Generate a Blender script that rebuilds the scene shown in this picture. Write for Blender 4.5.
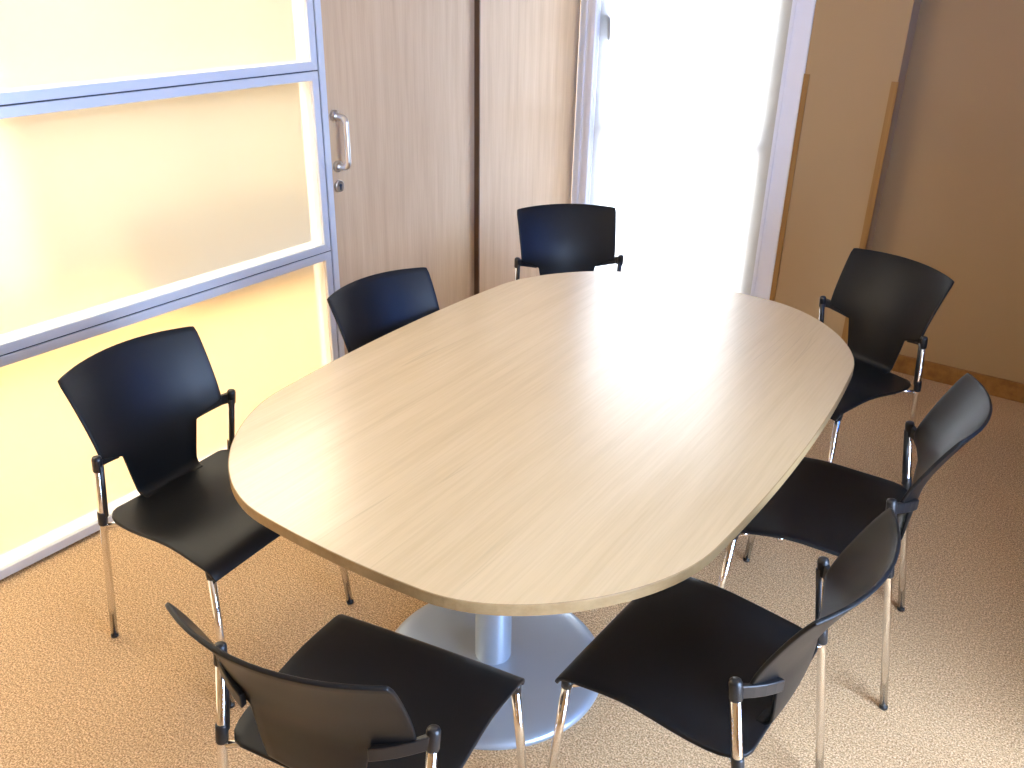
import bpy, bmesh, math
from mathutils import Vector, Matrix
S = bpy.context.scene
C = S.collection
for o in list(bpy.data.objects): bpy.data.objects.remove(o)

# ---------------------------------------------------------------- camera
H = 1.87
cam_d = bpy.data.cameras.new('camera'); cam = bpy.data.objects.new('camera', cam_d); C.objects.link(cam)
yaw, pitch, roll, FPX = -0.607693782, 0.449407112, 0.0210312688, 886.346
B = Matrix(((1,0,0),(0,0,-1),(0,1,0)))
Rz = Matrix(((math.cos(yaw),-math.sin(yaw),0),(math.sin(yaw),math.cos(yaw),0),(0,0,1)))
Rx = Matrix(((1,0,0),(0,math.cos(pitch),-math.sin(pitch)),(0,math.sin(pitch),math.cos(pitch))))
Rr = Matrix(((math.cos(roll),-math.sin(roll),0),(math.sin(roll),math.cos(roll),0),(0,0,1)))
R = Rr @ Rx @ B @ Rz                       # world -> (right, down, forward)
R = Matrix((R[0], -R[1], -R[2]))
cam.matrix_world = Matrix.Translation((0,0,H)) @ R.transposed().to_4x4()
cam_d.sensor_width = 36; cam_d.lens = FPX/1024*36; cam_d.clip_start = 0.05
S.camera = cam
S.view_settings.view_transform = 'Standard'; S.view_settings.look = 'None'
S.view_settings.gamma = 1; S.view_settings.use_curve_mapping = False
S.view_settings.exposure = 0.0

# ---------------------------------------------------------------- light
W_STRENGTH = 33.0
w = bpy.data.worlds.new('daylight'); S.world = w; w.use_nodes = True
nt = w.node_tree; bg = nt.nodes['Background']
tc = nt.nodes.new('ShaderNodeTexCoord'); sp = nt.nodes.new('ShaderNodeSeparateXYZ'); cr = nt.nodes.new('ShaderNodeValToRGB')
mp = nt.nodes.new('ShaderNodeMapRange'); mp.inputs[1].default_value = -1; mp.inputs[2].default_value = 1
nt.links.new(tc.outputs['Generated'], sp.inputs[0]); nt.links.new(sp.outputs[2], mp.inputs[0]); nt.links.new(mp.outputs[0], cr.inputs[0])
cr.color_ramp.elements[0].position = .42; cr.color_ramp.elements[0].color = (.52,.56,.64,1)
cr.color_ramp.elements[1].position = .56; cr.color_ramp.elements[1].color = (.71,.81,1.0,1)
# the sky is brighter and bluer on the side window's side (+X) than beyond the blind (+Y)
cx_ = nt.nodes.new('ShaderNodeValToRGB'); mx_ = nt.nodes.new('ShaderNodeMapRange'); mu_ = nt.nodes.new('ShaderNodeMix')
mx_.inputs[1].default_value = .2; mx_.inputs[2].default_value = .9; nt.links.new(sp.outputs[0], mx_.inputs[0]); nt.links.new(mx_.outputs[0], cx_.inputs[0])
cx_.color_ramp.elements[0].color = (.56,.56,.56,1); cx_.color_ramp.elements[1].color = (.67,.80,1.0,1)
mu_.data_type = 'RGBA'; mu_.blend_type = 'MULTIPLY'; mu_.inputs[0].default_value = 1
nt.links.new(cr.outputs[0], mu_.inputs[6]); nt.links.new(cx_.outputs[0], mu_.inputs[7])
nt.links.new(mu_.outputs[2], bg.inputs[0]); bg.inputs[1].default_value = W_STRENGTH
def area(name, loc, rot, sx, sy, power=0, color=(1,1,1), portal=False, spread=math.pi):
    l = bpy.data.lights.new(name, 'AREA'); l.shape = 'RECTANGLE'; l.size = sx; l.size_y = sy
    l.energy = power; l.color = color; l.spread = spread
    if portal: l.cycles.is_portal = True
    o = bpy.data.objects.new(name, l); C.objects.link(o); o.location = loc; o.rotation_euler = rot
    return o
PI = math.pi
XG, YF, XR, YB, ZC = -2.674, 4.51, 1.30, -1.6, 2.60     # glass plane, far wall, right wall, back wall, ceiling
XN, YN = .62, 2.05                          # beyond YN an added, unseen wall blocks the side light
# portals: the window with the blind and the window in the right wall
area('window_portal', (-2.02, 4.62, 1.15), (-PI/2, 0, 0), 1.2, 2.3, portal=True)
area('side_window_portal', (XR+.22, 1.24, 1.25), (0, PI/2, 0), 2.5, 1.7, portal=True)
# portal and added, unseen lamp that brighten the frosted panes from behind
area('pane_light_portal', (-6.0, 4.4, 1.2), (0, -PI/2, 0), 2.3, 3.6, portal=True)
area('pane_backlight', (-4.0, 1.6, 2.52), (0,0,0), 1.6, 4.5, 168, (1,.955,.80))

# ---------------------------------------------------------------- materials
def mat(name, col, rough=.5, metal=0., spec=.5, coat=0.):
    m = bpy.data.materials.new(name); m.use_nodes = True
    b = m.node_tree.nodes['Principled BSDF']
    b.inputs['Base Color'].default_value = (*col, 1); b.inputs['Roughness'].default_value = rough
    b.inputs['Metallic'].default_value = metal; b.inputs['Specular IOR Level'].default_value = spec
    b.inputs['Coat Weight'].default_value = coat
    return m
def N(m, t, **k):
    n = m.node_tree.nodes.new(t)
    for a, v in k.items(): setattr(n, a, v)
    return n
def L(m, a, b): m.node_tree.links.new(a, b)
def P(m): return m.node_tree.nodes['Principled BSDF']
def mapping(m, scale, rot=(0,0,0)):
    tc = N(m,'ShaderNodeTexCoord'); mp = N(m,'ShaderNodeMapping')
    mp.inputs['Scale'].default_value = scale; mp.inputs['Rotation'].default_value = rot
    L(m, tc.outputs['Object'], mp.inputs[0]); return mp.outputs[0]
def ramp(m, src, stops):
    r = N(m,'ShaderNodeValToRGB'); e = r.color_ramp.elements
    while len(e) < len(stops): e.new(.5)
    for el, (p, c) in zip(e, stops): el.position = p; el.color = (*c, 1)
    L(m, src, r.inputs[0]); return r.outputs[0]
def bump(m, src, strength, dist=.002):
    b = N(m,'ShaderNodeBump'); b.inputs['Strength'].default_value = strength; b.inputs['Distance'].default_value = dist
    L(m, src, b.inputs['Height']); L(m, b.outputs[0], P(m).inputs['Normal'])
def noise(m, vec, scale, detail=3, rough=.5):
    n = N(m,'ShaderNodeTexNoise'); n.inputs['Scale'].default_value = scale; n.inputs['Detail'].default_value = detail
    n.inputs['Roughness'].default_value = rough; L(m, vec, n.inputs['Vector']); return n.outputs[0]
def mixc(m, f, a, b, mode='MIX'):
    x = N(m,'ShaderNodeMix', data_type='RGBA', blend_type=mode)
    if isinstance(f, float): x.inputs[0].default_value = f
    else: L(m, f, x.inputs[0])
    for s, v in ((x.inputs[6], a), (x.inputs[7], b)):
        if isinstance(v, tuple): s.default_value = (*v, 1)
        else: L(m, v, s)
    return x.outputs[2]

def wood(name, light, mid, dark, rough, axis='y', lines=0., spec=.5, planks=True):
    m = mat(name, mid, rough, spec=spec)
    k = {'y': (14, .9, 14), 'z': (16, 16, .9)}[axis]
    v = mapping(m, k)
    a = noise(m, v, 1.6, 5, .55)
    c1 = ramp(m, a, [(.32, dark), (.5, mid), (.68, light)])
    k2 = {'y': (170, 5, 170), 'z': (190, 190, 5)}[axis]
    f = noise(m, mapping(m, k2), 1.0, 2, .5)
    c2 = ramp(m, f, [(.35, (.90,.88,.85)), (.6, (1,1,1))])
    c = mixc(m, .55, c1, c2, 'MULTIPLY')
    if lines:
        k3 = {'y': (22, .55, 22), 'z': (22, 22, .55)}[axis]
        g = noise(m, mapping(m, k3), 1.0, 1, .3)
        g2 = ramp(m, g, [(.49, (0,0,0)), (.50, (1,1,1)), (.51, (0,0,0))])
        br = noise(m, mapping(m, {'y': (1.5,1.5,1.5), 'z': (1.5,1.5,1.5)}[axis]), 1.3, 1)
        br2 = ramp(m, br, [(.50, (0,0,0)), (.60, (1,1,1))])
        q = mixc(m, 1.0, g2, br2, 'MULTIPLY')
        sc = N(m,'ShaderNodeMath', operation='MULTIPLY'); sc.inputs[1].default_value = lines; L(m, q, sc.inputs[0])
        c = mixc(m, sc.outputs[0], c, tuple(x*.62 for x in dark))
    L(m, c, P(m).inputs['Base Color'])
    return m

M_table = wood('table_veneer', (.69,.52,.305), (.665,.495,.28), (.62,.455,.25), .30, 'y', lines=.35, spec=.6)
P(M_table).inputs['Coat Weight'].default_value = 1.0; P(M_table).inputs['Coat Roughness'].default_value = .24; P(M_table).inputs['Coat IOR'].default_value = 1.6
M_edge = wood('table_edge_band', (.40,.27,.125), (.36,.235,.105), (.30,.19,.08), .5, 'y')
M_door = wood('door_veneer', (.57,.395,.235), (.54,.365,.215), (.49,.33,.19), .36, 'z', lines=.12)
M_trim = wood('oak_trim', (.42,.22,.06), (.36,.18,.045), (.28,.13,.03), .45, 'z')
M_base = wood('oak_baseboard', (.42,.20,.05), (.36,.165,.04), (.28,.12,.03), .45, 'y')

M_shadewall = wood('shade_wall_dark_wood', (.15,.07,.025), (.12,.052,.018), (.08,.034,.012), .5, 'z')  # dark tone for the added wall, cuts bounce light on the far floor
M_wall = mat('painted_wall', (.48,.32,.155), .75, spec=.25)
bump(M_wall, noise(M_wall, mapping(M_wall, (1,1,1)), 260, 2), .12, .001)
M_ceil = mat('ceiling_paint', (.80,.74,.64), .85)

M_floor = mat('carpet', (.45,.3,.17), .95, spec=.1)
vv = mapping(M_floor, (1,1,1))
n1 = noise(M_floor, vv, 210, 4, .75); n2 = noise(M_floor, vv, 75, 3, .6); n3 = noise(M_floor, vv, 2.2, 3)
c = ramp(M_floor, n1, [(.38, (.28,.155,.070)), (.50, (.68,.415,.205)), (.62, (1.0,.76,.46))])
c = mixc(M_floor, .5, c, ramp(M_floor, n2, [(.3, (.62,.60,.58)), (.62, (1.0,1.0,1.0))]), 'MULTIPLY')
c = mixc(M_floor, .35, c, ramp(M_floor, n3, [(.35, (.85,.85,.85)), (.6, (1,1,1))]), 'MULTIPLY')
L(M_floor, c, P(M_floor).inputs['Base Color']); bump(M_floor, n1, .6, .004)

M_black = mat('black_polypropylene', (.0065,.0065,.007), .40, spec=.27)
bump(M_black, noise(M_black, mapping(M_black, (1,1,1)), 900, 2), .06, .0006)
M_blackm = mat('black_plastic_fittings', (.010,.010,.011), .36, spec=.5)
M_chrome = mat('chrome_tube', (.80,.78,.76), .13, metal=1)
M_steel = mat('brushed_steel', (.66,.62,.58), .28, metal=1)
M_silver = mat('silver_grey_lacquer', (.44,.50,.57), .30, metal=.55, spec=.5)
M_alu = mat('anodised_aluminium', (.62,.645,.69), .36, metal=.35)
M_hgrey = mat('grey_handle_lacquer', (.10,.095,.085), .5)
M_gap = mat('rubber_gasket', (.04,.05,.07), .7)
M_white = mat('white_window_lacquer', (.91,.92,.97), .35)
M_brownedge = mat('dark_brown_edge', (.11,.055,.025), .5)
M_next = mat('next_room_wall', (.85,.76,.60), .8)
M_greyblock = mat('grey_block', (.12,.12,.12), .6)
M_nfloor = mat('next_room_floor', (.75,.48,.20), .7)

def shader_mat(name, build):
    m = bpy.data.materials.new(name); m.use_nodes = True
    m.node_tree.nodes.remove(P(m)); out = m.node_tree.nodes['Material Output']
    L(m, build(m), out.inputs[0]); return m
def mixs(m, f, a, b):
    x = N(m,'ShaderNodeMixShader')
    if isinstance(f, float): x.inputs[0].default_value = f
    else: L(m, f, x.inputs[0])
    L(m, a, x.inputs[1]); L(m, b, x.inputs[2]); return x.outputs[0]
def frosted(m):
    t = N(m,'ShaderNodeBsdfTranslucent'); t.inputs[0].default_value = (.96,.95,.90,1)
    r = N(m,'ShaderNodeBsdfRefraction'); r.inputs[0].default_value = (.98,.97,.93,1); r.inputs['Roughness'].default_value = .38; r.inputs['IOR'].default_value = 1.2
    g = N(m,'ShaderNodeBsdfGlossy'); g.inputs['Roughness'].default_value = .25
    fr = N(m,'ShaderNodeFresnel'); fr.inputs[0].default_value = 1.3
    return mixs(m, fr.outputs[0], mixs(m, .72, t.outputs[0], r.outputs[0]), g.outputs[0])
M_frost = shader_mat('frosted_glass', frosted)
def blindf(m):
    t = N(m,'ShaderNodeBsdfTranslucent'); t.inputs[0].default_value = (.74,.71,.67,1)
    d = N(m,'ShaderNodeBsdfDiffuse'); d.inputs[0].default_value = (.85,.82,.76,1)
    tr = N(m,'ShaderNodeBsdfTransparent')
    return mixs(m, .10, mixs(m, .25, t.outputs[0], d.outputs[0]), tr.outputs[0])
M_blind = shader_mat('blind_fabric', blindf)
def clearf(m):
    tr = N(m,'ShaderNodeBsdfTransparent'); tr.inputs[0].default_value = (.97,.98,.98,1)
    g = N(m,'ShaderNodeBsdfGlossy'); g.inputs['Roughness'].default_value = .02
    return mixs(m, .05, tr.outputs[0], g.outputs[0])
M_clear = shader_mat('clear_glass', clearf)

def tintf(m):
    tr = N(m,'ShaderNodeBsdfTransparent'); tr.inputs[0].default_value = (.20,.36,.62,1)
    g = N(m,'ShaderNodeBsdfGlossy'); g.inputs['Roughness'].default_value = .02
    return mixs(m, .05, tr.outputs[0], g.outputs[0])
M_tint = shader_mat('blue_highlight_glass', tintf)
def dimmingf(m):
    t = N(m,'ShaderNodeBsdfTranslucent'); t.inputs[0].default_value = (.24,.21,.16,1)
    d = N(m,'ShaderNodeBsdfDiffuse'); d.inputs[0].default_value = (.70,.65,.52,1)
    return mixs(m, .4, t.outputs[0], d.outputs[0])
M_dimming = shader_mat('dimming_cloth', dimmingf)

# ---------------------------------------------------------------- helpers
def link(name, bm, m, parent=None, smooth=False, kind=None):
    me = bpy.data.meshes.new(name); bmesh.ops.recalc_face_normals(bm, faces=bm.faces); bm.to_mesh(me); bm.free()
    me.materials.append(m)
    if smooth:
        for p in me.polygons: p.use_smooth = True
    o = bpy.data.objects.new(name, me); C.objects.link(o)
    if parent: o.parent = parent
    if kind: o['kind'] = kind
    return o
def box(bm, x0, x1, y0, y1, z0, z1, bev=0.):
    r = bmesh.ops.create_cube(bm, size=1)
    for v in r['verts']:
        v.co = Vector(((x0+x1)/2 + v.co.x*(x1-x0), (y0+y1)/2 + v.co.y*(y1-y0), (z0+z1)/2 + v.co.z*(z1-z0)))
    if bev:
        es = {e for v in r['verts'] for e in v.link_edges}
        bmesh.ops.bevel(bm, geom=list(es), offset=bev, segments=2, affect='EDGES', clamp_overlap=True)
def tube(bm, pts, r, seg=14, caps=True):
    pts = [Vector(p) for p in pts]; rings = []
    rr = r if isinstance(r, (list, tuple)) else [r]*len(pts)
    up = None
    for i, p in enumerate(pts):
        d = ((pts[min(i+1, len(pts)-1)] - pts[max(i-1, 0)])).normalized()
        if up is None:
            up = Vector((0,0,1)) if abs(d.z) < .9 else Vector((1,0,0))
        a = (up - d*up.dot(d)).normalized(); up = a; b = d.cross(a)
        rings.append([bm.verts.new(p + (a*math.cos(2*PI*k/seg) + b*math.sin(2*PI*k/seg))*rr[i]) for k in range(seg)])
    for A_, B_ in zip(rings, rings[1:]):
        for k in range(seg): bm.faces.new((A_[k], A_[(k+1)%seg], B_[(k+1)%seg], B_[k]))
    if caps: bm.faces.new(rings[0][::-1]); bm.faces.new(rings[-1])
def lathe(bm, prof, cx=0, cy=0, seg=64):
    rings = []
    for r, z in prof:
        rings.append([bm.verts.new((cx + r*math.cos(2*PI*k/seg), cy + r*math.sin(2*PI*k/seg), z)) for k in range(seg)])
    for A_, B_ in zip(rings, rings[1:]):
        for k in range(seg): bm.faces.new((A_[k], A_[(k+1)%seg], B_[(k+1)%seg], B_[k]))
    bm.faces.new(rings[0][::-1]); bm.faces.new(rings[-1])
def NB(): return bmesh.new()
def bbox(name, dims, m, parent=None, bev=0., kind=None):
    bm = NB(); box(bm, *dims, bev); return link(name, bm, m, parent, kind=kind)
def empty(name, loc, rz=0, kind=None, label=None, cat=None, group=None):
    o = bpy.data.objects.new(name, None); C.objects.link(o); o.location = loc; o.rotation_euler = (0,0,rz); o.empty_display_size = .1
    if kind: o['kind'] = kind
    if label: o['label'] = label
    if cat: o['category'] = cat
    if group: o['group'] = group
    return o
def smooth_by_angle(o, ang=40):
    me = o.data
    for p in me.polygons: p.use_smooth = True
    bm = bmesh.new(); bm.from_mesh(me)
    for e in bm.edges:
        if len(e.link_faces) == 2 and e.calc_face_angle() > math.radians(ang): e.smooth = False
    bm.to_mesh(me); bm.free()

# ---------------------------------------------------------------- room shell
bbox('floor', (XG-.06, XR+.15, YB-.1, YF+.1, -.10, 0), M_floor, kind='structure')
bbox('ceiling', (XG-.06, XR+.15, YB-.1, YF+.1, ZC, ZC+.1), M_ceil, kind='structure')
# far wall: deeper stretch to the right of the pier; the pier and the window stand 13 cm forward
YP = 4.376; XP0, XP1 = -1.405, -.985
bbox('wall_far', (XP1-.2, XR+.15, YF, YF+.12, 0, ZC), M_wall, kind='structure')
bbox('wall_pier', (XP0, XP1, YP, YF+.12, 0, ZC), M_wall, kind='structure')
bbox('baseboard_far', (XP1, XN, YF-.016, YF, 0, .093), M_base, kind='structure', bev=.003)
bbox('baseboard_pier', (XP0+.02, XP1+.016, YP-.014, YP, 0, .093), M_base, kind='structure', bev=.003)
# corner guards of the pier
def guard(name, x0, side_face):
    bm = NB(); t = .005; wd = .026
    if side_face > 0:
        box(bm, x0-wd, x0+t, YP-t, YP, .10, 1.40)
        box(bm, x0, x0+t, YP, YP+wd, .10, 1.40)
    else:
        box(bm, x0, x0+wd, YP-t, YP, .10, 1.40)
    return link(name, bm, M_trim, kind='structure')
guard('trim_1', XP0-.002, -1); guard('trim_2', XP1, 1)
# back wall and right wall (with its own window, which lights the room from the side)
bbox('wall_back', (XG-.06, XR+.15, YB-.1, YB, 0, ZC), M_wall, kind='structure')
SW0, SW1, SZ0, SZ1 = .50, 1.98, .02, 2.45
bm = NB()
box(bm, XR, XR+.15, YB, SW0, 0, ZC); box(bm, XR, XR+.15, SW1, YN+.12, 0, ZC)
box(bm, XR, XR+.15, SW0, SW1, 0, SZ0); box(bm, XR, XR+.15, SW0, SW1, SZ1, ZC)
link('wall_right', bm, M_wall, kind='structure')
sw = empty('window_3', (XR+.07, (SW0+SW1)/2, SZ0), kind='structure')
bm = NB(); h = (SW1-SW0)/2; t = SZ1-SZ0
box(bm, -.03, .03, -h, -h+.05, 0, t, .004); box(bm, -.03, .03, h-.05, h, 0, t, .004)
box(bm, -.03, .03, -h+.05, h-.05, 0, .05, .004); box(bm, -.03, .03, -h+.05, h-.05, t-.05, t, .004)
box(bm, -.025, .025, -.03, .03, .05, t-.05, .004)
link('window_frame', bm, M_white, sw)
bbox('pane', (-.004, .004, -h+.05, h-.05, .05, t-.05), M_clear, sw)

bm = NB(); box(bm, XN, XR, YN, YN+.12, 0, ZC); box(bm, XN, XN+.12, YN+.12, 2.45, 0, ZC); box(bm, XN, XN+.12, 3.75, YF+.12, 0, ZC)
box(bm, XN, XN+.12, 2.45, 3.75, 0, 1.5); box(bm, XN, XN+.12, 2.45, 3.75, 2.5, ZC)
link('shade_wall', bm, M_shadewall, kind='structure')  # added unseen wall, keeps side light off the far right floor
w6 = empty('highlight_window', (XN+.06, 3.1, 1.5), kind='structure')  # added unseen window, source of the blue highlight on the chair backs
bm = NB()
for yy in (-.625, 0, .625): box(bm, -.03, .03, yy-.025, yy+.025, 0, 1.0, .004)
for zz in (.025, .975): box(bm, -.03, .03, -.6, .6, zz-.025, zz+.025, .004)
link('window_frame', bm, M_white, w6)
bbox('highlight_pane', (-.004, .004, -.6, .6, .05, .95), M_tint, w6)

# left wall: frosted partition, door, panel
def glass_bay(name, y0, y1, zs):
    e = empty(name, (XG, (y0+y1)/2, 0), kind='structure'); hw = (y1-y0)/2
    for z0, z1 in zs:
        bm = NB(); f = .032; g = .0025
        a, b, c0, c1 = -hw+g, hw-g, z0+g, z1-g
        def bar(q):   # q: quad outline in (y, z); mitred bar from back to front
            vf = [bm.verts.new((0, y, z)) for y, z in q]; vb = [bm.verts.new((-.055, y, z)) for y, z in q]
            bm.faces.new(vf); bm.faces.new(vb[::-1])
            for i in range(4): bm.faces.new((vf[i], vb[i], vb[(i+1)%4], vf[(i+1)%4]))
        bar([(a,c0),(b,c0),(b-f,c0+f),(a+f,c0+f)]); bar([(a,c1),(b,c1),(b-f,c1-f),(a+f,c1-f)])
        bar([(a,c0),(a,c1),(a+f,c1-f),(a+f,c0+f)]); bar([(b,c0),(b,c1),(b-f,c1-f),(b-f,c0+f)])
        fr = link('glazing_frame', bm, M_alu, e)
        bv = fr.modifiers.new('edge', 'BEVEL'); bv.width = .0012; bv.segments = 1; bv.limit_method = 'ANGLE'
        bm = NB(); x = -.016
        bm.faces.new([bm.verts.new((x, y, z)) for y, z in ((a+f-.004,c0+f-.004),(b-f+.004,c0+f-.004),(b-f+.004,c1-f+.004),(a+f-.004,c1-f+.004))])
        link('frosted_pane', bm, M_frost, fr)
    # added white strips behind the frames, bouncing light onto the pane edges
    bm = NB()
    for z0, z1 in zs: box(bm, -.11, -.056, -hw, hw, z0+.002, z0+.030, .002)
    box(bm, -.11, -.056, hw-.028, hw, .04, zs[-1][1], .002)
    link('bounce_strip', bm, M_white, e)
    bm = NB()
    for z0, z1 in zs[:-1]: box(bm, -.05, -.006, -hw+.003, hw-.003, z1-.003, z1+.003)
    box(bm, -.05, -.006, hw-.004, hw+.002, zs[0][0], zs[-1][1])
    link('gasket', bm, M_gap, e)
    return e
ZS = [(.006, .746), (.746, 1.462), (1.462, 2.18), (2.18, 2.595)]
glass_bay('window_2', .42, 2.50, ZS)
glass_bay('window_4', -1.58, .38, ZS)
def mullion(name, y0, y1):
    bm = NB(); box(bm, XG-.06, XG+.002, y0, y1, 0, ZC-.005, .002); return link(name, bm, M_alu, kind='structure')
mullion('trim_3', 2.503, 2.535); mullion('trim_4', .382, .418)

d1 = empty('door_1', (XG, 2.55, 0), kind='structure')
bbox('door_leaf', (-.04, -.006, -.012, .948, .006, ZC-.01), M_door, d1, bev=.002)
hy = .019
bm = NB()
pts = []
z0_, z1_ = 1.085, 1.285; rch = .028; dep = .062
pts = [(-.006, hy, z0_), (dep-rch, hy, z0_)]
for k in range(1, 7):
    a = k/6*PI/2; pts.append((dep-rch+rch*math.sin(a), hy, z0_+rch-rch*math.cos(a)))
for k in range(0, 7):
    a = k/6*PI/2; pts.append((dep-rch+rch*math.cos(a), hy, z1_-rch+rch*math.sin(a)))
pts.append((-.006, hy, z1_))
tube(bm, pts, .0115, 16)
hd = link('pull_handle', bm, M_steel, d1, smooth=True)
for zz in (z0_, z1_):
    bm = NB(); tube(bm, [(-.008,hy,zz),(.004,hy,zz),(.008,hy,zz),(.009,hy,zz)], [.0235,.0235,.021,.012], 28)
    smooth_by_angle(link('rosette', bm, M_steel, hd))
bm = NB(); tube(bm, [(-.008,hy,1.005),(.005,hy,1.005),(.008,hy,1.005)], [.0245,.0245,.021], 28)
lk = link('lock_escutcheon', bm, M_steel, d1); smooth_by_angle(lk)
bm = NB(); box(bm, .008, .0095, hy-.005, hy+.005, .99, 1.006, .001); tube(bm, [(.007,hy,1.009),(.0105,hy,1.009)], .0065, 18)
link('key_cylinder', bm, M_gap, lk)
wp = bbox('wall_left', (XG-.04, XG+.022, 3.497, YP-.001, 0, ZC-.005), M_door, kind='structure')
bbox('trim_5', (XG-.03, XG+.023, 3.489, 3.4965, 0, ZC-.005), M_brownedge, kind='structure')

# ---------------------------------------------------------------- window with the blind
WX0, WX1, WZ1 = XG+.022, XP0-.003, 2.45
w1 = empty('window_1', ((WX0+WX1)/2, YP, 0), kind='structure'); hw = (WX1-WX0)/2
bm = NB(); F = .105
box(bm, -hw, -hw+F, 0, .07, .0, WZ1, .003); box(bm, hw-F, hw, 0, .07, 0, WZ1, .003)
box(bm, -hw+F, hw-F, 0, .07, 0, .10, .003); box(bm, -hw+F, hw-F, 0, .07, WZ1-.10, WZ1, .003)
box(bm, -hw+.03, -hw+.045, -.008, 0, .0, WZ1, .002); box(bm, -hw+.075, -hw+F, -.014, 0, 0, WZ1, .003)
box(bm, hw-F, hw-F+.02, -.006, 0, 0, WZ1, .002)
link('window_frame', bm, M_white, w1)
bm = NB(); q = hw-F
box(bm, -q, -q+.06, .055, .105, .10, WZ1-.1, .004); box(bm, q-.085, q, .055, .105, .10, WZ1-.1, .004)
box(bm, -q+.06, q-.085, .055, .105, .10, .18, .004); box(bm, -q+.06, q-.085, .055, .105, WZ1-.18, WZ1-.1, .004)
box(bm, -q+.06, q-.085, .055, .105, 1.0, 1.055, .004)
sa = link('sash', bm, M_white, w1)
bbox('pane', (-q+.055, q-.08, .077, .083, .17, WZ1-.17), M_clear, sa)
bm = NB(); box(bm, -q+.018, -q+.048, .046, .057, 1.50, 1.63, .004); tube(bm, [(-q+.033,.05,1.60),(-q+.045,.040,1.60),(-q+.062,.038,1.59),(-q+.066,.038,1.48)], .009, 12)
link('window_handle', bm, M_hgrey, sa, smooth=True)
bbox('wall_lintel', (XG, XP0, YP, YF+.12, WZ1, ZC), M_wall, kind='structure')
bd = empty('roller_blind', ((WX0+WX1)/2, YP+.028, 2.30), label='white translucent roller blind drawn down over the tall window', cat='blind')
bbox('blind_fabric', (-q+.003, q-.003, -.0005, .0005, -2.14, 0), M_blind, bd)
bm = NB(); tube(bm, [(-q+.003,0,.02),(q-.003,0,.02)], .022, 20); link('roller_tube', bm, M_white, bd, smooth=True)
bm = NB(); tube(bm, [(-q+.004,0,-2.145),(q-.004,0,-2.145)], .009, 12); link('bottom_bar', bm, M_white, bd, smooth=True)

# ---------------------------------------------------------------- room beyond the partition
bbox('floor_next_room', (-6.0, XG-.06, -2.6, 7.0, -.10, 0), M_nfloor, kind='structure')
bbox('ceiling_next_room', (-6.0, XG-.06, -2.6, 7.0, ZC, ZC+.1), M_ceil, kind='structure')
bm = NB()
box(bm, -6.0, -5.9, -2.6, 2.6, 0, ZC); box(bm, -6.0, -5.9, 6.2, 7.0, 0, ZC); box(bm, -6.0, -5.9, 2.6, 6.2, 2.35, ZC); box(bm, -6.0, -5.9, 2.6, 6.2, 0, .06)
link('wall_next_room_far', bm, M_next, kind='structure')
bbox('next_room_grey_block', (-5.4, -4.7, 2.9, 4.0, 0, .42), M_greyblock, kind='structure', bev=.01)  # block added as the blurred grey shape behind the frosted panes
w5 = empty('pane_light_window', (-5.95, 4.4, 0), kind='structure')  # window added to whiten the frosted panes
bm = NB()
for yy in (-1.77, -.6, .6, 1.77): box(bm, -.03, .03, yy-.03, yy+.03, .06, 2.35, .003)
link('window_frame', bm, M_white, w5)
bbox('dimming_sheet', (.05, .054, -1.85, 1.85, .02, 2.4), M_dimming, w5)  # added sheet that dims the added window's light on the panes
bbox('wall_next_room_end', (-6.0, XG-.06, 7.0, 7.1, 0, ZC), M_next, kind='structure')
bbox('wall_next_room_side', (XG-.16, XG-.06, YF+.12, 7.0, 0, ZC), M_next, kind='structure')
bbox('wall_next_room_start', (-6.0, XG-.06, -2.7, -2.6, 0, ZC), M_next, kind='structure')

# ---------------------------------------------------------------- table
TX, TY, THX, THY, TR, TZ = -1.2013, 2.065, .6865, 1.033, .4253, .74
tb = empty('conference_table', (TX, TY, 0), .031, label='long light wood meeting table with rounded ends on silver pedestals', cat='table')
def rrect(hx, hy, r, n=24):
    out = []
    for cx_, cy_, a0 in ((hx-r, hy-r, 0), (-hx+r, hy-r, 90), (-hx+r, -hy+r, 180), (hx-r, -hy+r, 270)):
        for k in range(n+1):
            a = math.radians(a0 + 90*k/n); out.append((cx_+r*math.cos(a), cy_+r*math.sin(a)))
    # the sides and ends of the top bow outwards; refine the straight runs, then bow them
    fine = []
    for i, a in enumerate(out):
        b = out[(i+1) % len(out)]; m_ = max(1, int(math.hypot(b[0]-a[0], b[1]-a[1])/.03))
        fine += [(a[0]+(b[0]-a[0])*t/m_, a[1]+(b[1]-a[1])*t/m_) for t in range(m_)]
    return [(x*(1-.1123*(y/hy)**2), y*(1-.0906*(x*(1-.1123*(y/hy)**2)/hx)**2)) for x, y in fine]
bm = NB(); th = .028
rings = []
o1 = [(x*.998, y*.998) for x, y in rrect(THX, THY, TR)]
top = [bm.verts.new((x, y, TZ)) for x, y in o1]; bot = [bm.verts.new((x, y, TZ-th)) for x, y in o1]
bm.faces.new(top); bm.faces.new(bot[::-1]); n = len(top)
for i in range(n): bm.faces.new((top[i], bot[i], bot[(i+1)%n], top[(i+1)%n]))
tt = link('tabletop', bm, M_table, tb)
bm = NB(); prof = [(.0022, TZ+.0002), (.0008, TZ), (0, TZ-.0012), (0, TZ-th+.0012), (.0012, TZ-th), (.0022, TZ-th-.0002)]
base = rrect(THX, THY, TR); n = len(base)
def inset(i_):
    out = []
    for k in range(n):
        a, b = Vector(base[k-1]), Vector(base[(k+1) % n]); t_ = (b-a).normalized(); out.append((base[k][0]-t_.y*i_, base[k][1]+t_.x*i_))
    return out
rings = [[bm.verts.new((x, y, z)) for x, y in inset(i_)] for i_, z in prof]
for A_, B_ in zip(rings, rings[1:]):
    for k in range(n): bm.faces.new((A_[k], A_[(k+1)%n], B_[(k+1)%n], B_[k]))
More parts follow.
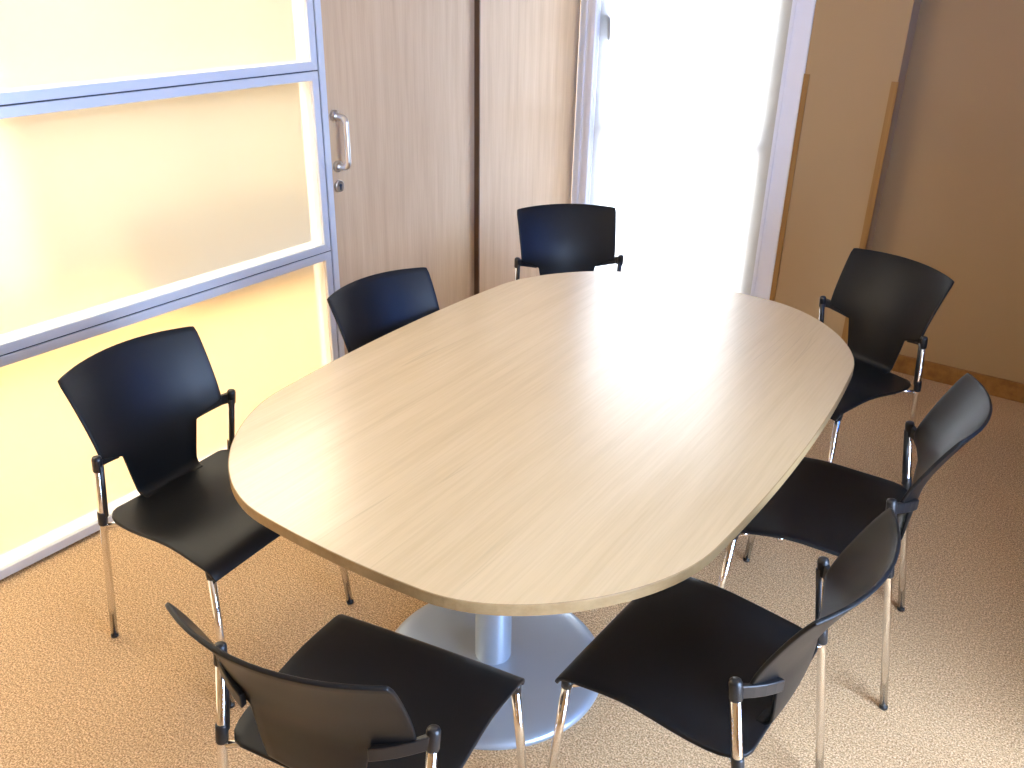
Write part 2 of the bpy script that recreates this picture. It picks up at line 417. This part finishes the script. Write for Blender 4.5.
link('edge_band', bm, M_edge, tb)
for py in (-.455, .47):
    px_ = .02
    bm = NB()
    lathe(bm, [(.318,0),(.322,.004),(.322,.012),(.316,.020),(.300,.0255),(.27,.028),(.16,.034),(.075,.040),(.06,.041)], px_, py, 96)
    bs = link('pedestal_base', bm, M_silver, tb); smooth_by_angle(bs, 60)
    bm = NB(); lathe(bm, [(.052,.036),(.052,TZ-th-.006)], px_, py, 48)
    cl = link('column', bm, M_silver, tb); smooth_by_angle(cl, 60)
    bm = NB(); box(bm, px_-.25, px_+.25, py-.035, py+.035, TZ-th-.03, TZ-th, .003)
    box(bm, px_-.035, px_+.035, py-.2, py+.2, TZ-th-.028, TZ-th-.0005, .003)
    link('support_bracket', bm, M_silver, tb)

# ---------------------------------------------------------------- chair
def lerp(a, b, t): return a + (b-a)*t
def interp(tab, x):
    if x <= tab[0][0]: return tab[0][1]
    for (a, va), (b, vb) in zip(tab, tab[1:]):
        if x <= b:
            t = (x-a)/(b-a); return lerp(va, vb, t)
    return tab[-1][1]
def spl(tab, x):   # catmull-rom through a table
    n = len(tab)
    if x <= tab[0][0]: return tab[0][1]
    if x >= tab[-1][0]: return tab[-1][1]
    for i in range(n-1):
        if x <= tab[i+1][0]:
            x0, y0 = tab[i]; x1, y1 = tab[i+1]; h_ = x1-x0; t = (x-x0)/h_
            m0 = (y1-tab[i-1][1])/(x1-tab[i-1][0]) if i > 0 else (y1-y0)/h_
            m1 = (tab[i+2][1]-y0)/(tab[i+2][0]-x0) if i+2 < n else (y1-y0)/h_
            t2, t3 = t*t, t*t*t
            return (2*t3-3*t2+1)*y0 + (t3-2*t2+t)*h_*m0 + (-2*t3+3*t2)*y1 + (t3-t2)*h_*m1
YC = [(.440,-.196),(.50,-.206),(.56,-.213),(.62,-.222),(.68,-.241),(.74,-.268),(.80,-.299),(.852,-.330)]   # centre line of the back: z -> y
def back_y(x, z):
    wrap = interp([(.44,.010),(.56,.045),(.62,.060),(.86,.060)], z)
    return spl(YC, z) + wrap*(x/.229)**2
def sheet_faces(bm, g):
    for A_, B_ in zip(g, g[1:]):
        for k in range(len(A_)-1):
            bm.faces.new((A_[k], A_[k+1], B_[k+1], B_[k]))
def make_chair():
    root = empty('meeting_chair', (0,0,0))
    # backrest: tongue and wide wrap-around panel, one sheet
    bm = NB(); NC = 8; zn = .593
    cols = [-.131 + .262*k/NC for k in range(NC+1)]
    rows = []
    for i in range(8, 0, -1):          # the foot of the tongue sweeps forward into the seat
        a = i/8*PI/2*.97; rr = .034; z = .480 - rr*math.sin(a) ; dy = rr - rr*math.cos(a); wd = lerp(.110, .104, i/8)
        rows.append([bm.verts.new((x/.131*wd, back_y(x/.131*wd, .480) + dy + (.0)*(x/.131)**2, z + .004*(i/8)*(abs(x)/.131)**2)) for x in cols])
    for i in range(9):
        z = lerp(.480, zn, i/8); wd = lerp(.110, .131, i/8)
        rows.append([bm.verts.new((x/.131*wd, back_y(x/.131*wd, z), z)) for x in cols])
    sheet_faces(bm, rows)
    def topz(x): return .848 + .006*(1-(x/.228)**2)
    def lowz(x):
        ax = abs(x)
        return zn if ax <= .131 else zn + (ax-.131)*.48
    NS = 7; NR = 12
    # fractions across: centre columns are fixed, side columns run out to the rim
    grid = []
    for j in range(NR+1):
        v = j/NR
        zref = lerp(.63, .848, v)
        Wd = lerp(.214, .229, v)
        row = []
        if j == 0: centre = rows[-1]
        for s in range(NS, 0, -1):
            x = -lerp(.131, Wd, s/NS); z = lerp(lowz(x), topz(x), v)
            if s == NS and j == NR: x += .003; z -= .001
            if s == NS-0 and j == NR-1: pass
            row.append(bm.verts.new((x, back_y(x, z), z)))
        for k, x in enumerate(cols):
            if j == 0: row.append(centre[k])
            else:
                z = lerp(zn, topz(x), v); row.append(bm.verts.new((x, back_y(x, z), z)))
        for s in range(1, NS+1):
            x = lerp(.131, Wd, s/NS); z = lerp(lowz(x), topz(x), v)
            if s == NS and j == NR: x -= .003; z -= .001
            row.append(bm.verts.new((x, back_y(x, z), z)))
        grid.append(row)
    sheet_faces(bm, grid)
    bk = link('backrest', bm, M_black, root, smooth=True)
    so = bk.modifiers.new('thickness', 'SOLIDIFY'); so.thickness = .009; so.offset = 0
    bv = bk.modifiers.new('rim', 'BEVEL'); bv.width = .0028; bv.segments = 2; bv.limit_method = 'ANGLE'; bv.angle_limit = math.radians(50)
    # seat
    bm = NB()
    SW = [(-.195,.182),(-.188,.203),(-.17,.220),(-.14,.231),(-.08,.237),(0,.238),(.07,.238),(.13,.240),(.18,.242),(.21,.243),(.232,.243),(.240,.240),(.243,.238)]
    ys = [-.195,-.188,-.17,-.145,-.12,-.08,-.04,0,.04,.08,.12,.15,.18,.205,.222,.232,.239,.243]
    ZY = [(-.20,.450),(-.12,.442),(-.04,.441),(.06,.450),(.12,.451),(.17,.449),(.205,.445),(.222,.440),(.235,.430),(.243,.413)]
    ZE = [(-.20,.001),(-.12,.008),(-.03,.013),(.06,.010),(.12,.004),(.17,-.002),(.20,-.003),(.243,-.003)]   # how far the side rims stand above the middle
    NX = 16; g = []
    for y in ys:
        hw_ = spl(SW, y); zc = spl(ZY, y); row = []
        for k in range(NX+1):
            u = -1 + 2*k/NX
            z = zc + spl(ZE, y)*(abs(u)**2.6)
            row.append(bm.verts.new((u*hw_, y, z)))
        g.append(row)
    sheet_faces(bm, g)
    # tuck-up of the seat into the tongue of the back
    st = link('seat', bm, M_black, root, smooth=True)
    so = st.modifiers.new('thickness', 'SOLIDIFY'); so.thickness = .010; so.offset = 0
    bv = st.modifiers.new('rim', 'BEVEL'); bv.width = .003; bv.segments = 2; bv.limit_method = 'ANGLE'; bv.angle_limit = math.radians(50)
    for s in (-1, 1):
        # rear leg and post in one tube
        foot = Vector((s*.2345, -.257, .004)); topp = Vector((s*.2375, -.1545, .650))
        def at(z): t = (z-foot.z)/(topp.z-foot.z); return foot.lerp(topp, t)
        bm = NB(); tube(bm, [foot, at(.2), at(.43), topp], .0102, 16)
        lg = link('rear_leg', bm, M_chrome, root, smooth=True)
        bm = NB(); tube(bm, [at(.0), at(.009), at(.010)], [.0113,.0113,.010], 16); link('foot_glide', bm, M_blackm, lg, smooth=True)
        # front leg, bending back under the seat
        ft = Vector((s*.254, .247, .004)); tp = Vector((s*.228, .219, .414))
        bm = NB(); tube(bm, [ft, ft.lerp(tp,.5), tp], .0105, 16)
        fg = link('front_leg', bm, M_chrome, root, smooth=True)
        bm = NB(); tube(bm, [ft-Vector((0,0,.004)), ft.lerp(tp,.014), ft.lerp(tp,.016)], [.0113,.0113,.010], 16); link('foot_glide', bm, M_blackm, fg, smooth=True)
        bm = NB(); tube(bm, [tp-Vector((0,0,.002)), (s*.21,.19,.422), (s*.18,.16,.427), (s*.155,.08,.427), (s*.153,-.06,.419), (s*.175,-.13,.418), (s*.20,-.165,.421), tuple(at(.424))], .008, 12)
        link('seat_rail', bm, M_chrome, root, smooth=True)
        # corner block holding the front leg to the seat
        bm = NB(); tube(bm, [(s*.229,.2195,.408),(s*.2265,.218,.434)], [.0125,.015], 16); link('leg_socket', bm, M_blackm, root, smooth=True)
        # black cap, sleeve and ring on the post
        bm = NB()
        tube(bm, [at(.613), at(.616), at(.650), at(.656), at(.659)], [.0122,.0132,.0132,.0115,.006], 20)
        tube(bm, [at(.432), at(.436), at(.472), at(.476)], [.0118,.0130,.0130,.0118], 20)
        d_ = Vector((-s*.0045,.0060,0))
        tube(bm, [at(.46)+d_, at(.63)+d_], .0088, 12)
        link('post_sleeve', bm, M_blackm, root, smooth=True)
        # arm of the back reaching out to the post
        bm = NB(); sec = []
        ya = back_y(.139, .63) - .004; yb = at(.635).y
        for k in range(5):
            x = lerp(.139, .2375, k/4); xx = s*x
            zt = lerp(.622, .650, k/4); zb = lerp(.590, .618, k/4)
            yo = lerp(ya-.012, yb-.0125, k/4) - .006*math.sin(k/4*PI); yi = min(back_y(x, .63), yb+.008) if k < 4 else yb + .006
            sec.append([bm.verts.new((xx, yi, zb)), bm.verts.new((xx, yo, zb)), bm.verts.new((xx, yo, zt)), bm.verts.new((xx, yi, zt))])
        for A_, B_ in zip(sec, sec[1:]):
            for k in range(4): bm.faces.new((A_[k], A_[(k+1)%4], B_[(k+1)%4], B_[k]))
        bm.faces.new(sec[0]); bm.faces.new(sec[-1][::-1])
        ar = link('back_bracket', bm, M_blackm, root)
        bv = ar.modifiers.new('rim', 'BEVEL'); bv.width = .003; bv.segments = 2; bv.limit_method = 'ANGLE'; bv.angle_limit = math.radians(50)
    bm = NB(); tube(bm, [(-.19,.10,.418),(.19,.10,.418)], .009, 12); tube(bm, [(-.195,-.12,.418),(.195,-.12,.418)], .009, 12)
    link('cross_bar', bm, M_chrome, root, smooth=True)
    return root
def copy_tree(o, parent=None):
    c_ = o.copy(); C.objects.link(c_)
    if parent: c_.parent = parent
    for ch in list(o.children): copy_tree(ch, c_)
    return c_
chair0 = make_chair()
CH = [
 (-1.9175, 1.2805,  .0901, 'black plastic chair in full view before the lowest frosted pane, facing right'),
 (-1.7745, 2.0957, -.0917, 'black plastic chair pushed under the table beside the door with the pull handle'),
 (-1.887,  3.1859, -.8163, 'black plastic chair at the far table end in front of the white window blind'),
 (-.7581,  3.2549, -2.0027, 'black plastic chair at the far right table corner, nearest the baseboard'),
 (-.4754,  2.3144, 3.283, 'black plastic chair second from the camera on the table\'s right side'),
 (-.512, 1.521, 3.1131, 'black plastic chair nearest the camera at the table\'s lower right, seen from behind'),
 (-1.0073, .9645,  1.7517, 'black plastic chair at the near table end, cut off by the bottom edge'),
]
for i, (x, y, t, lab) in enumerate(CH):
    o = chair0 if i == 0 else copy_tree(chair0)
    o.location = (x, y, 0); o.rotation_euler = (0, 0, t - PI/2)
    o['label'] = lab; o['category'] = 'chair'; o['group'] = 'black chairs around the meeting table'
